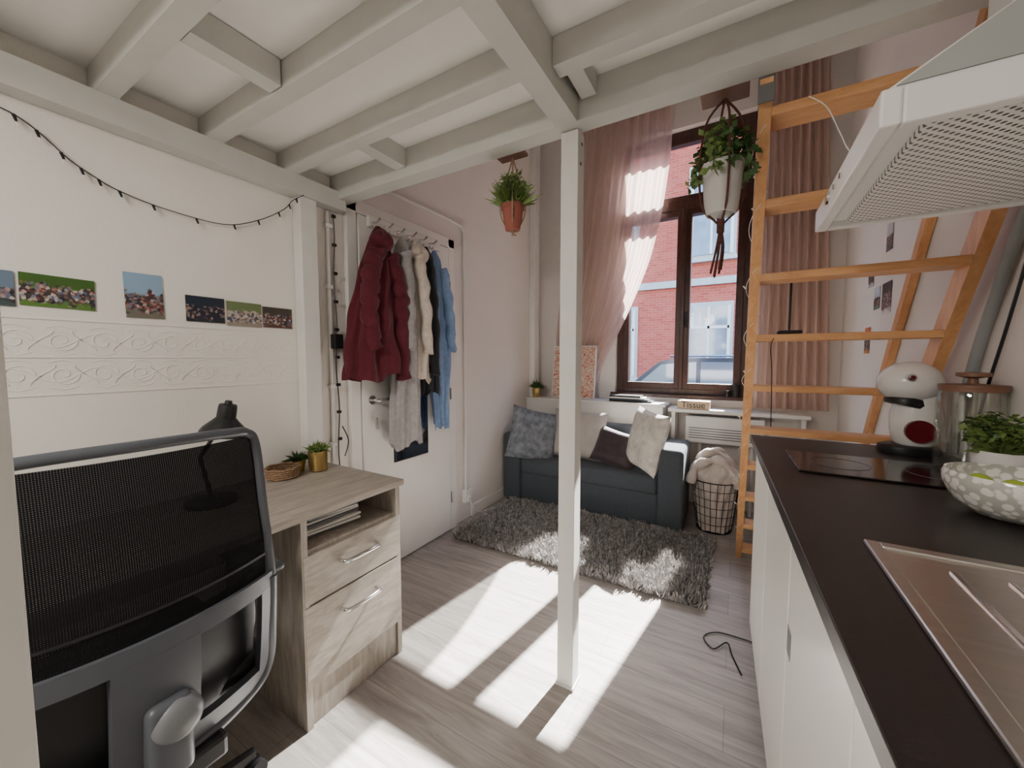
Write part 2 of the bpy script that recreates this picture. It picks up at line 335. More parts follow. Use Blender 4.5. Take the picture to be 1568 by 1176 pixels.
# clothing
def garment(name,col,yc,xc,keys,folds=9,amp=.16,phase=0,sleeves=(),hood=False,bump=.3,extra=None,dz=-.045):
    m=mat(name+'_cloth',col,.85,var=.12,vs=40,bump=bump,bs=220,sheen=.1)
    b=MB(); keys=[(k[0]+dz if i<3 else k[0],)+tuple(k[1:]) for i,k in enumerate(keys)]
    z0=keys[0][0]; z1=keys[-1][0]
    ky=[(k[0],k[1]) for k in keys][::-1]; kx=[(k[0],k[2]) for k in keys][::-1]; kc=[(k[0],k[3] if len(k)>3 else 0) for k in keys][::-1]
    def fn(u,t):
        z=z0+(z1-z0)*t; a=u*2*math.pi
        g=amp*min(1,.25+t*1.3)
        f=1+g*math.sin(folds*a+phase+1.2*math.sin(t*4+phase))+g*.5*math.sin((folds*2+1)*a+phase*2+t*3)+g*.35*math.sin(t*22+3*a+phase)
        return (xc+lerpk(kx,z)*math.cos(a)*f, yc+lerpk(kc,z)+lerpk(ky,z)*math.sin(a)*(1+.35*(f-1)), z+.018*math.sin(3*a+phase)*t+.01*math.sin(7*a)*t)
    b.grid(fn,84,60,m,wrap=True)
    for pts,r0,r1 in sleeves:
        P=spline(pts,10); n=len(P)
        b.tube([p+Vector((0,.006*math.sin(i*1.1),0)) for i,p in enumerate(P)],[ (r0+(r1-r0)*i/(n-1))*(1+.13*math.sin(i*1.5+phase)) for i in range(n)],m,n=14)
    if hood:
        b.grid(lambda u,t:(xc+.03+.05*math.sin(t*math.pi)*math.cos(u*6.283)*(1+.15*math.sin(u*30)),yc+.07*math.sin(t*math.pi)*math.sin(u*6.283),z0-.01-.14*t),36,12,m,wrap=True)
    if extra: extra(b,m)
    return b.done(name,ang=80)
X0=XL+.12
garment('maroon_coat',(.10,.008,.018),1.43,X0+.03,[(1.985,.012,.012,0),(1.95,.035,.03),(1.88,.065,.045),(1.72,.095,.06,-.01),(1.5,.13,.07,-.03),(1.3,.165,.08,-.035),(1.15,.185,.085,-.03)],folds=7,amp=.24,
  sleeves=[([(X0+.07,1.38,1.80),(X0+.09,1.33,1.66),(X0+.09,1.315,1.5),(X0+.10,1.33,1.30)],.045,.04),([(X0+.06,1.48,1.80),(X0+.09,1.52,1.62),(X0+.09,1.525,1.45),(X0+.08,1.54,1.14)],.042,.04)],hood=True)
garment('grey_cardigan',(.36,.345,.34),1.60,X0+.03,[(1.98,.01,.012),(1.92,.045,.04),(1.75,.065,.055),(1.4,.08,.06),(1.1,.09,.06),(.9,.10,.058),(.755,.105,.058)],folds=6,amp=.24,phase=1,
  sleeves=[([(X0+.07,1.58,1.84),(X0+.10,1.575,1.6),(X0+.11,1.57,1.3)],.035,.03)])
garment('cream_hoodie',(.64,.56,.48),1.71,X0+.02,[(1.98,.01,.012),(1.93,.045,.045),(1.75,.06,.06),(1.45,.075,.06),(1.12,.085,.06)],folds=5,amp=.22,phase=2.2,
  sleeves=[([(X0+.07,1.68,1.84),(X0+.11,1.69,1.6),(X0+.11,1.71,1.28)],.037,.03)],hood=True)
garment('black_jacket',(.012,.012,.015),1.82,X0+.0,[(1.98,.01,.012),(1.92,.045,.04),(1.7,.06,.05),(1.4,.065,.055),(1.04,.075,.055)],folds=6,amp=.2,phase=3.1,
  sleeves=[([(X0+.05,1.79,1.84),(X0+.09,1.79,1.5),(X0+.08,1.80,1.15)],.03,.028)])
garment('blue_denim_shirt',(.19,.29,.48),1.91,X0-.01,[(1.98,.01,.012),(1.92,.04,.035),(1.7,.055,.045,.01),(1.4,.085,.05,.03),(1.3,.09,.05,.03),(1.0,.06,.045,.045),(.80,.045,.04,.05)],folds=6,amp=.30,phase=4,
  sleeves=[([(X0+.03,1.94,1.82),(X0+.05,1.98,1.55),(X0+.05,2.0,1.3)],.035,.03)])
# conduit pipes + cable
b=MB()
b.tube([(XL+.012,1.235,.1),(XL+.012,1.235,1.98)],.011,M_white); 
for z in (.8,1.1,1.6,1.9): b.box((XL+.001,1.215,z),(XL+.03,1.255,z+.02),M_white,.002)
b.tube([(XL+.035,1.25+.006*math.sin(i*.8),1.97-.055*i) for i in range(34)],.003,M_black,n=5)
b.box((XL+.02,1.225,1.30),(XL+.06,1.275,1.375),M_black,.006)
for i in range(9): b.box((XL+.03,1.243,1.95-.14*i),(XL+.045,1.262,1.965-.14*i),M_black,.002)
b.tube(spline([(XL+.035,1.27,.9),(XL+.04,1.30,.82),(XL+.035,1.28,.74)],6),.003,M_black,n=5)
b.done('wall_conduit')
b=MB()
b.tube(spline([(XL+.015,1.37,2.20),(XL+.015,1.7,2.22),(XL+.015,2.22,2.225),(XL+.015,2.33,2.20),(XL+.015,2.345,2.05),(XL+.015,2.345,1.0),(XL+.015,2.345,.22)],10),.011,M_white)
b.box((XL+.001,2.315,.14),(XL+.035,2.40,.24),M_white,.006); b.box((XL+.03,2.33,.15),(XL+.05,2.37,.19),M_white,.006)
b.tube(spline([(XL+.05,2.35,.16),(XL+.08,2.37,.08),(XL+.05,2.45,.03),(XL+.08,2.62,.01),(XL+.15,2.75,.008)],6),.004,M_white,n=6)
b.done('wall_pipe')
# string lights
b=MB(); pts=spline([(XL+.012,.12,1.96),(XL+.012,.25,1.945),(XL+.012,.31,1.915),(XL+.012,.37,1.86),(XL+.012,.42,1.83),(XL+.012,.48,1.805),(XL+.012,.60,1.785),(XL+.012,.78,1.785),(XL+.012,.91,1.84),(XL+.012,1.02,1.92),(XL+.03,1.055,1.97),(XL+.09,1.07,1.985)],8)
b.tube(pts,.0018,M_black,n=5)
for i in range(4,len(pts)-2,6):
    p=pts[i]; b.tube([p,p+Vector((.004,.004,-.02))],[.0045,.003],M_black,n=6); b.tube([p+Vector((.004,.004,-.02)),p+Vector((.004,.005,-.032))],[.003,.001],M_white,n=5)
b.done('string_lights')
# photos
def photo(y0,z0,y1,z1,m,tilt=0,x=XL+.003,nrm='L'):
    b=MB(); c=(x,(y0+y1)/2,(z0+z1)/2)
    b.box((x-.001,y0,z0),(x+.001,y1,z1),m,M=rot(tilt,'X',c)); b.done('wall_photo_print')
gm=photomat('photo_meadow',(.05,.12,.02),(.09,.20,.03),.62)
photo(.255,1.405,.408,1.50,gm,-.02)
photo(.18,1.40,.247,1.50,photomat('photo_a',(.14,.2,.28),(.05,.08,.08)))
photo(.478,1.392,.58,1.545,photomat('photo_sea',(.26,.40,.55),(.16,.15,.12),.52),.02)
photo(.645,1.392,.772,1.49,photomat('photo_night',(.02,.03,.05),(.02,.025,.035),.6,((.012,.012,.018),(.02,.03,.06),(.35,.24,.19),(.02,.02,.04))))
photo(.78,1.385,.912,1.485,photomat('photo_bright',(.14,.19,.08),(.3,.25,.2),.6,((.5,.44,.38),(.4,.22,.17),(.6,.57,.53),(.08,.08,.11))))
photo(.918,1.388,1.045,1.478,photomat('photo_party',(.06,.055,.045),(.1,.05,.04),.62))
def rphoto(y0,z0,y1,z1,m): photo(y0,z0,y1,z1,m,0,XR-.003)
pm=photomat('photo_small',(.6,.62,.65),(.1,.1,.12),.5)
rphoto(2.65,1.80,2.74,1.94,pm); rphoto(2.93,1.66,3.03,1.78,photomat('photo_s2',(.15,.18,.2),(.5,.55,.6)))
rphoto(2.80,1.52,2.90,1.64,photomat('photo_s3',(.55,.65,.75),(.2,.3,.3))); rphoto(2.62,1.48,2.76,1.64,photomat('photo_s4',(.04,.04,.05),(.7,.7,.7),.6))
rphoto(2.94,1.28,3.04,1.43,photomat('photo_s5',(.75,.2,.08),(.75,.35,.15),.6))
# ------------------------------------------------------------ desk
b=MB(); DX=-1.18; DXB=XL+.075
b.box((DXB,-.25,.728),(DX,1.13,.752),M_desktop,.002)
b.box((DXB,.70,.001),(DX-.02,.722,.728),M_desk,.001); b.box((DXB,1.10,.001),(DX-.02,1.122,.728),M_desk,.001)
b.box((DXB,.722,.02),(DXB+.012,1.10,.728),M_desk); b.box((DXB,.722,.60),(DX-.03,1.10,.615),M_desk,.001)
b.box((DX-.05,.722,.001),(DX-.03,1.10,.14),M_desk,.001)
b.box((DXB,.722,.135),(DX-.06,1.10,.15),M_desk)
b.box((DX-.04,.705,.432),(DX-.018,1.118,.60),M_deskf,.002); b.box((DX-.04,.705,.145),(DX-.018,1.118,.426),M_deskf,.002)
def handle(z):
    P=[(DX-.018,.835,z),(DX+.008,.845,z),(DX+.016,.87,z+.002),(DX+.020,.915,z+.004),(DX+.016,.96,z+.002),(DX+.008,.985,z),(DX-.018,.995,z)]
    b.tube(spline(P,5),.0075,M_chrome,n=10)
handle(.535);handle(.355)
b.box((DXB,-.25,0.001),(DX-.02,-.228,.728),M_desk,.001)
b.box((DXB,-.228,.45),(DXB+.015,.70,.728),M_desk,.001)
b.done('desk')
b=MB()
for i in range(7):
    b.box((-1.62,.76,.617+i*.011),(-1.26+U(-.03,.0),.99,.625+i*.011),M_paper if i%3 else M_graylt,.001,M=rot(U(-.12,.12),'Z',(-1.4,.88,0)))
b.grid(lambda u,t:(-1.55+.28*u,.80+.2*t,.702+.010*math.sin(u*3+t*2)),12,8,M_paper)
b.done('paper_stack')
def leafy(b,c,n,L,w,m,up=.6,spread=1,droop=.3):
    for i in range(n):
        a=U(0,6.283); e=U(up*.2,1.0)*math.pi/2*up+U(0,.4); l=L*U(.5,1.1); s=spread
        d=Vector((math.cos(a)*math.cos(e)*s,math.sin(a)*math.cos(e)*s,math.sin(e))); side=Vector((-math.sin(a),math.cos(a),U(-.3,.3)))
        base=Vector(c)+Vector((math.cos(a),math.sin(a),0))*U(0,.012)
        p1=base+d*l*.5; p2=base+d*l+Vector((0,0,-droop*l*U(.2,1)))
        ww=w*U(.7,1.2)
        b.add([base,p1-side*ww,p2,p1+side*ww],[(0,1,2),(0,2,3)],m)
def leaves(b,c,r,n,s,m,sq=1,asp=.32):
    for i in range(n):
        d=Vector((random.gauss(0,1),random.gauss(0,1),random.gauss(0,1)*sq)); d=d.normalized()*r*R()**.4; d.z*=sq
        p=Vector(c)+d; q=Vector((random.gauss(0,1),random.gauss(0,1),random.gauss(0,.6)-.3)).normalized(); w=q.cross(Vector((R(),R(),1))).normalized()
        l=s*U(.6,1.2)
        b.add([p,p+q*l*.45+w*l*asp,p+q*l,p+q*l*.45-w*l*asp],[(0,1,2,3)],m)
Z=.753
b=MB(); c=(-1.60,1.025,Z); b.lathe(c,[(.026,0),(.036,.004),(.04,.04),(.041,.09),(.037,.09),(.036,.075),(.001,.075)],M_gold,cap=False)
b.lathe(c,[(.036,.07),(.001,.078)],M_soil,cap=False); leafy(b,(c[0],c[1],Z+.08),130,.065,.003,M_green,up=.8); leaves(b,(c[0],c[1],Z+.10),.042,150,.016,M_green,.5); b.done('potted_succulent')
b=MB(); c=(-1.665,.975,Z); b.lathe(c,[(.022,0),(.03,.05),(.027,.05),(.001,.045)],M_gold,cap=False); leafy(b,(c[0],c[1],Z+.045),110,.06,.004,M_green2,up=.7); b.done('potted_succulent')
b=MB(); c=(-1.63,.885,Z)
for i in range(5): b.tube([(c[0]+(.055+.002*i)*math.cos(a*math.pi/14),c[1]+(.055+.002*i)*math.sin(a*math.pi/14),Z+.007+i*.009+.002*math.sin(a*1.5+i)) for a in range(28)],.0055,M_wick,n=6,closed=True)
b.lathe(c,[(.055,.002),(.001,.003)],M_wick,cap=False); b.done('wicker_basket')
b=MB(); c=(-1.55,.60)
b.lathe((c[0],c[1],Z),[(.001,0),(.075,0),(.075,.015),(.02,.025),(.001,.025)],M_black)
b.tube([(c[0],c[1],Z+.02),(c[0]-.02,c[1]-.02,Z+.16),(c[0],c[1]+.04,Z+.27)],.007,M_black)
Mh=Matrix.Translation((c[0],c[1]+.045,Z+.235))@Matrix.Rotation(math.radians(-6),4,'X')@Matrix.Rotation(math.radians(10),4,'Y')
b.lathe((0,0,0),[(.072,0),(.070,.008),(.062,.022),(.040,.045),(.029,.058),(.028,.095),(.026,.104),(.012,.108),(.01,.118),(.001,.119)],M_black,M=Mh,cap=False)
b.lathe((0,0,0),[(.068,.003),(.001,.02)],M_white,M=Mh,cap=False)
b.done('desk_lamp')
# ------------------------------------------------------------ office chair
def transpmesh():
    m=sheer('chair_mesh_fabric',(.014,.014,.015),.1,0)
    nt=m.node_tree; mix=[n for n in nt.nodes if n.type=='MIX_SHADER'][1]
    tc=N(nt,'ShaderNodeTexCoord'); mp=N(nt,'ShaderNodeMapping'); mp.inputs['Rotation'].default_value=(0,math.pi/2,0); nt.links.new(tc.outputs['Object'],mp.inputs[0])
    vo=N(nt,'ShaderNodeTexVoronoi',voronoi_dimensions='2D'); vo.inputs['Scale'].default_value=300; vo.inputs['Randomness'].default_value=0; nt.links.new(mp.outputs[0],vo.inputs['Vector'])
    cr=N(nt,'ShaderNodeValToRGB'); cr.color_ramp.elements[0].position=.12; cr.color_ramp.elements[0].color=(.32,.32,.32,1); cr.color_ramp.elements[1].position=.24; cr.color_ramp.elements[1].color=(0,0,0,1)
    nt.links.new(vo.outputs['Distance'],cr.inputs[0]); nt.links.new(cr.outputs[0],mix.inputs[0]); return m
M_mesh=transpmesh()
b=MB(); CY=.27; HW=.218
def bx(y,z): return -.955-.05*((y-CY)/HW)**2+ .04*math.sin((z-.48)/.6*math.pi) - .03*(z-.5)
def bp(y,z,o=0): return (bx(y,z)+o,y,z)
b.grid(lambda u,t:bp(CY-HW+.012+(2*HW-.024)*u,.72+.345*t,.0),30,20,M_mesh)
b.grid(lambda u,t:bp(CY-HW+.012+(2*HW-.024)*u,.78+.006*t,.003),30,2,M_black)
def rr(pts,w): b.tube(spline(pts,8),w,M_gray,n=12)
rr([bp(CY-HW,.55),bp(CY-HW-.003,.72),bp(CY-HW,.9),bp(CY-HW+.004,1.03),bp(CY-HW+.02,1.068),bp(CY-HW+.06,1.08),bp(CY,1.085),bp(CY+HW-.06,1.08),bp(CY+HW-.02,1.072),bp(CY+HW-.002,1.04),bp(CY+HW-.006,.9),bp(CY+HW+.003,.72),bp(CY+HW,.55)],.011)
def strip(y0,z0,y1,z1,th=.022,nz=6,ny=10):
    b.grid(lambda u,t:bp(y0+(y1-y0)*u,z0+(z1-z0)*t,th/2),ny,nz,M_gray); b.grid(lambda u,t:bp(y0+(y1-y0)*u,z0+(z1-z0)*t,-th/2),ny,nz,M_gray)
    for (ya,za,yb,zb) in ((y0,z0,y1,z0),(y0,z1,y1,z1),(y0,z0,y0,z1),(y1,z0,y1,z1)):
        b.grid(lambda u,t:bp(ya+(yb-ya)*u,za+(zb-za)*u,-th/2+th*t),8,2,M_gray)
strip(CY-HW,.695,CY+HW,.735); strip(CY-HW,.455,CY+HW,.495); strip(CY-.075,.49,CY+.055,.70); strip(CY-HW,.49,CY-HW+.025,.70); strip(CY+HW-.03,.49,CY+HW,.70)
for y in (CY-HW,CY+HW): rr([bp(y,.72),bp(y,.6),bp(y,.50),bp(y+(.03 if y<CY else -.03),.455),bp(CY+(-.1 if y<CY else .1),.44),bp(CY,.435)],.016)
b.box((-.955,CY-.035,.44),(-.905,CY+.035,.60),M_gray,.015)
Mk=Matrix.Translation((-.93,CY+.010,.555))@Matrix.Rotation(math.pi/2,4,'Y'); b.lathe((0,0,0),[(.001,0),(.040,0),(.042,.006),(.041,.02),(.036,.03),(.026,.036),(.001,.038)],M_graylt,M=Mk,n=32)
b.grid(lambda u,t:bp(CY-HW+.02+(2*HW-.04)*u,.46+.27*t,-.04),10,6,M_black)
b.box((-1.47,CY-.24,.44),(-1.01,CY+.24,.52),M_black,.035)
b.box((-1.30,CY-.1,.39),(-.93,CY+.1,.44),M_black,.01)
b.tube([(-1.2,CY,.1),(-1.2,CY,.40)],.028,M_blackm,n=14)
for i in range(5):
    a=i*2*math.pi/5+.35; e=(-1.2+.27*math.cos(a),CY+.27*math.sin(a))
    b.tube([(-1.2,CY,.11),(e[0],e[1],.075)],[.03,.016],M_black,n=8)
    d=Vector((-math.sin(a),math.cos(a),0))*.013; q=Vector((e[0],e[1],.028))
    for s_ in (-1,1): b.tube([q+d*s_*.5,q+d*s_*1.8],.027,M_black,n=14)
for s_ in (-1,1):
    y=CY+s_*.265
    b.tube(spline([(-1.2,CY+s_*.2,.44),(-1.2,y,.47),(-1.19,y,.6),(-1.18,y,.675)],5),.016,M_gray,n=8)
    b.box((-1.30,y-.035,.675),(-1.05,y+.035,.70),M_gray,.011)
b.done('office_chair')
# ------------------------------------------------------------ kitchen
def fx(y): return .06+.039*(2.0-y)
def warp(v):
    x,y,z=v; s=(.65-fx(y))/.59; return (.65-(.65-x)*s,y,z)
CT=.92; YE=1.96; YS=-1.3
b=MB()
b.box((.06,YS,CT-.032),(.648,YE,CT),M_ctop,.002)
b.box((.12,YS,0.001),(.648,YE-.04,.09),M_black)
b.box((.10,YS,.09),(.648,YE-.03,CT-.034),M_cab)
def front(y0,y1,z0,z1,hand=True):
    b.box((.08,y0+.003,z0),(.10,y1-.003,z1),M_cab,.0015)
front(1.48,1.93,.10,.88); 
ys=[1.48,1.03,.58,.13,-.32,-.77,-1.25]
for a,c in zip(ys,ys[1:]):
    front(c,a,.10,.88)
for a in ys[:-1]: b.box((.090,a-.003,.10),(.0995,a+.003,.88),M_black)
for y in (.61,1.0): b.box((.0795,y-.02,.60),(.0785,y+.02,.66),M_graylt,.0004); b.box((.0785,y-.014,.606),(.078,y+.014,.654),M_black)
b.box((.10,YE-.032,.001),(.64,YE-.02,CT-.034),M_black)
b.done('kitchen_counter',fn=warp)
b=MB(); b.box((.145,1.38,CT+.0005),(.62,1.67,CT+.006),M_hob,.002)
M_ring=mat('hob_ring',(.13,.13,.13),.2)
for cx in (.27,.50):
    b.tube([(cx+.075*math.cos(a*.2618),1.525+.075*math.sin(a*.2618),CT+.0062) for a in range(24)],.0008,M_ring,n=4,closed=True)
b.done('induction_hob',fn=warp)
# sink
b=MB(); S0,S1,T0,T1=.205,.62,.02,.90
z=CT+.004
b.box((S0,T0,CT+.0005),(S0+.022,T1,z+.004),M_steel,.003); b.box((S1-.022,T0,CT+.0005),(S1,T1,z+.004),M_steel,.003); b.box((S0+.02,T1-.022,CT+.0005),(S1-.02,T1,z+.004),M_steel,.003)
b.box((S0+.02,T0,CT+.0005),(S1-.02,T0+.02,z+.004),M_steel,.003)
b.box((S0+.02,.40,CT+.0005),(S1-.02,T1-.02,z-.001),M_steel,.001)
for i in range(5):
    x=S0+.085+i*.06; b.box((x,.42,z-.003),(x+.009,.83,z+.003),M_chrome,.002)
b.box((S0+.02,.38,CT+.0005),(S1-.02,.405,z+.003),M_steel,.002)
b.box((S0+.02,T0+.02,CT+.0005),(S1-.02,.38,CT+.001),M_steel)
b.tube(spline([(.57,.2,CT),(.57,.2,CT+.2),(.54,.2,CT+.27),(.46,.2,CT+.27),(.42,.2,CT+.22)],8),.011,M_chrome,n=12)
b.done('kitchen_sink')
# hood
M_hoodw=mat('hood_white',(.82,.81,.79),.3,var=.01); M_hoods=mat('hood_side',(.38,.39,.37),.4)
M_filt=dotmat('filter_mesh',(.80,.78,.75),(.10,.10,.10),78,.24)
b=MB(); hx=.18; H0,H1=.815,1.37; hz=1.60
prof=[(hx,hz+.02),(hx,hz+.055),(hx+.30,hz+.235),(.648,hz+.235),(.648,hz+.02)]
b.prism(prof,1,H0,H1,M_hoodw)
b.box((hx-.006,H0-.006,hz),(hx+.02,H1+.006,hz+.056),M_hoodw,.004); b.box((hx+.02,H0-.006,hz),(.648,H0+.018,hz+.056),M_hoodw,.004); b.box((hx+.02,H1-.018,hz),(.648,H1+.006,hz+.056),M_hoodw,.004)
b.box((hx+.02,H0+.018,hz+.018),(.648,H1-.018,hz+.021),M_hoodw)
b.box((hx+.055,H0+.03,hz+.006),(.63,H1-.03,hz+.018),M_filt,.002)
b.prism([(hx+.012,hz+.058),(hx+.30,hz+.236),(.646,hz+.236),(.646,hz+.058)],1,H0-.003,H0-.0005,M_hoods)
b.box((.42,.98,hz+.235),(.648,1.22,2.03),M_hoodw,.004)
for y in (1.06,1.12): b.tube([(hx-.006,y,hz+.03),(hx-.010,y,hz+.03)],.006,M_chrome,n=14)
b.tube([(hx-.006,1.19,hz+.03),(hx-.012,1.19,hz+.03)],.015,M_chrome,n=20)
b.done('range_hood')
# ------------------------------------------------------------ ladder
b=MB(); lx0,lx1=.045,.60
def LY(z): return 2.80-.70*z
for x in (lx0,lx1):
    zt=2.03
    b.prism([(LY(0.001)-.05,0.001),(LY(0.001)+.05,0.001),(LY(zt)+.05,zt),(LY(zt)-.05,zt)],0,x-.016,x+.016,M_pinev)
for i in range(10):
    z=.075+.2095*i; y=LY(z)
    b.box((lx0+.016,y-.055,z-.013),(lx1-.016,y+.045,z+.013),M_pine,.003)
b.box((lx0-.02,1.3365,1.97),(lx0+.02,1.342,2.15),M_brk,.001)
for z in (2.02,2.1): b.tube([(lx0,1.34,z),(lx0,1.348,z)],.006,M_chrome)
w=[]
for i in range(150):
    z=.15+i*.0122; a=i*.42; w.append((lx0-.002+.024*math.cos(a),LY(z)+.052*math.sin(a),z))
b.tube(w,.0012,M_white,n=4)
for i in range(4,150,9): b.tube([w[i],Vector(w[i])+Vector((-.01,0,.012))],.003,M_white,n=5)
b.tube(spline([(lx0+.1,LY(1.96)-.06,1.97),(lx0+.14,LY(1.96)-.06,1.93),(lx0+.17,LY(1.96)-.07,1.85),(lx0+.20,LY(1.96)-.05,1.80),(lx0+.26,LY(1.96)-.07,1.76)],6),.0015,M_white,n=4)
b.done('loft_ladder')
b=MB(); b.prism([(3.36-.03,.001),(3.36+.03,.001),(3.36-.66*2.45+.03,2.45),(3.36-.66*2.45-.03,2.45)],0,.619,.647,M_pinev); b.done('wooden_handrail')
b=MB(); zt=.075+.2095*6+.0135; y=LY(zt)-.005; x=.17
b.box((x-.04,y-.03,zt),(x+.04,y+.03,zt+.014),M_black,.006); b.tube([(x,y,zt+.01),(x,y,zt+.22)],.004,M_black); b.tube([(x-.025,y,zt+.222),(x+.03,y,zt+.222)],.0045,M_black)
b.tube(spline([(x-.03,y,zt+.005),(x-.06,y-.06,zt-.04),(x-.055,y-.07,zt-.15),(x-.05,y-.065,zt-.36)],6),.0018,M_black,n=4)
b.done('phone_stand')
b=MB(); M_hose=mat('grey_hose',(.28,.29,.29),.5)
b.tube(spline([(.63,1.40,1.95),(.63,1.50,1.72),(.63,1.62,1.5),(.63,1.74,1.25),(.63,1.82,1.02),(.63,1.84,.935)],8),.014,M_hose,n=10)
b.tube(spline([(.625,1.395,1.6),(.6,1.39,1.5),(.62,1.40,1.42),(.6,1.39,1.55),(.62,1.42,1.62),(.625,1.395,1.7)],8),.004,M_black,n=6)
b.tube(spline([(.63,1.42,1.95),(.63,1.5,1.6),(.635,1.6,1.35),(.635,1.7,1.1),(.635,1.72,.935)],8),.004,M_black,n=6)
b.done('wall_hose')
# coffee machine
b=MB(); c=(.53,1.86); zc=CT+.0005
M_wp=mat('gloss_white',(.84,.82,.79),.18,var=.01); M_rd=mat('dark_red',(.13,.008,.015),.25)
Mc=Matrix.Translation((c[0],c[1],zc))@Matrix.Rotation(math.radians(15),4,'Z')
b.lathe((0,0,0),[(.001,0),(.085,0),(.088,.01),(.085,.025),(.07,.03),(.001,.03)],M_black,M=Mc,sy=.8)
b.lathe((.015,0,.03),[(.05,0),(.06,.01),(.068,.05),(.070,.10),(.062,.14),(.055,.18),(.001,.2)],M_wp,M=Mc,sy=.9)
def sph(b,c_,r,m,M=None,s=(1,1,1),n=24):
    pr=[(max(.0005,r*math.sin(math.pi*i/16)),-r*math.cos(math.pi*i/16)*s[2]) for i in range(17)]; b.lathe(c_,pr,m,n=n,sx=s[0],sy=s[1],M=M)
sph(b,(-.010,0,.247),.083,M_wp,Mc,(1.05,.95,.88),32)
b.lathe((0,0,0),[(.030,-.0),(.052,.0),(.056,.012),(.050,.03),(.001,.03)],M_black,M=Mc@Matrix.Translation((-.025,-.005,.165))@Matrix.Rotation(.25,4,'Y'),cap=False)
b.tube([Mc@Vector((-.008,-.055,.085)),Mc@Vector((-.012,-.070,.085))],.038,M_rd,n=24)
b.tube([Mc@Vector((-.045,-.05,.265)),Mc@Vector((-.05,-.078,.268))],.013,M_chrome,n=14)
b.tube([Mc@Vector((-.045,-.05,.265)),Mc@Vector((-.05,-.084,.268))],.007,M_rd,n=14)
b.done('coffee_machine')
M_cg=glassy('canister_glass',(.92,.93,.90),.12); M_wdl=woodmat('lid_wood',(.16,.07,.04),(.26,.13,.08),rough=.5)
b=MB(); c=(.578,1.60,CT+.0065)
b.lathe(c,[(.001,0),(.066,0),(.069,.01),(.069,.22),(.064,.236),(.060,.236),(.065,.22),(.065,.012),(.001,.008)],M_cg,cap=False)
b.lathe(c,[(.001,.232),(.068,.232),(.068,.25),(.001,.254)],M_wdl,cap=False); b.lathe(c,[(.012,.25),(.010,.268),(.034,.274),(.034,.284),(.001,.287)],M_wdl,cap=False)
b.done('glass_canister')
b=MB(); c=(.572,1.43,CT+.0065)
b.lathe(c,[(.001,0),(.038,0),(.046,.035),(.050,.095),(.046,.095),(.044,.082),(.001,.08)],M_wp,cap=False); b.lathe(c,[(.044,.084),(.001,.087)],M_soil,cap=False)
leafy(b,(c[0],c[1],CT+.09),70,.10,.005,M_green,up=.85,droop=.4)
for (n_,s_,m_) in ((300,.022,M_green),(170,.019,M_green2)): leaves(b,(c[0]-.005,c[1],CT+.15),.064,n_,s_,m_,.8)
b.done('potted_plant')
m,nt,bs_=newmat('spotted_glass'); tc=N(nt,'ShaderNodeTexCoord'); vo=N(nt,'ShaderNodeTexVoronoi'); vo.inputs['Scale'].default_value=60; nt.links.new(tc.outputs['Object'],vo.inputs['Vector'])
cr=N(nt,'ShaderNodeValToRGB'); cr.color_ramp.elements[0].position=.45; cr.color_ramp.elements[0].color=(.88,.86,.80,1); cr.color_ramp.elements[1].position=.58; cr.color_ramp.elements[1].color=(.50,.50,.45,1)
nt.links.new(vo.outputs['Distance'],cr.inputs[0]); nt.links.new(cr.outputs[0],bs_.inputs['Base Color']); bs_.inputs['Roughness'].default_value=.08
b=MB(); c=(.505,1.20,CT+.0005)
pr=[(.03,0),(.06,.004),(.088,.028),(.103,.06),(.105,.08),(.101,.09),(.097,.089),(.099,.078),(.094,.053),(.078,.027),(.04,.012),(.001,.01)]
b.lathe(c,pr,m,n=36,cap=False); M_lime=mat('lime',(.40,.52,.05),.4,var=.15)
for (dx,dy) in ((0,0),(.045,.02),(-.04,.03),(.0,-.045)): sph(b,(c[0]+dx,c[1]+dy,CT+.05),.027,M_lime,s=(1,1,1.1),n=14)
b.done('glass_bowl')
# ------------------------------------------------------------ sofa
SY=2.86
b=MB(); sx0,sx1=XL+.03,-.30; SB=3.33
b.box((sx0,SY,.02),(sx0+.17,SB,.60),M_sofa,.03); b.box((sx1-.17,SY,.02),(sx1,SB,.61),M_sofa,.03)
b.box((sx0+.165,SY+.03,.03),(sx1-.165,SB,.27),M_sofa,.02); b.box((sx0+.172,SY+.005,.265),(sx1-.172,SB-.1,.40),M_sofa,.03)
b.box((sx0+.165,SB-.14,.2),(sx1-.165,SB,.70),M_sofa,.04)
for x in (sx0+.05,sx1-.05):
    for y in (SY+.05,SB-.05): b.box((x-.02,y-.02,0.001),(x+.02,y+.02,.03),M_black)
b.done('sofa')
def cushion(name,c,w,h,th,m,rx=0,ry=0,rz=0,m2=None):
    b=MB(); M=Matrix.Translation(c)@Matrix.Rotation(rz,4,'Z')@Matrix.Rotation(rx,4,'X')@Matrix.Rotation(ry,4,'Y')
    def f(sg):
        def g(u,v):
            a=u*2-1;d=v*2-1; k=max(0,(1-a**4))**.55*max(0,(1-d**4))**.55
            wv=.05*math.sin(a*7+d*3)*k+.04*math.sin(d*9-a*2)*k
            pin=1-.07*(1-a*a)*abs(d)-.0; pin2=1-.07*(1-d*d)*abs(a)
            return (a*w/2*pin2, sg*(th/2)*(k+wv*.8), d*h/2*pin)
        return g
    b.grid(f(1),26,26,m,M=M); b.grid(f(-1),26,26,m,M=M)
    return b.done(name,ang=80)
M_p1=mat('cushion_denim',(.20,.22,.25),.9,var=.4,vs=22,bump=.4,bs=150); M_p2=mat('cushion_grey',(.48,.44,.41),.9,var=.07,vs=14,bump=.3,bs=200)
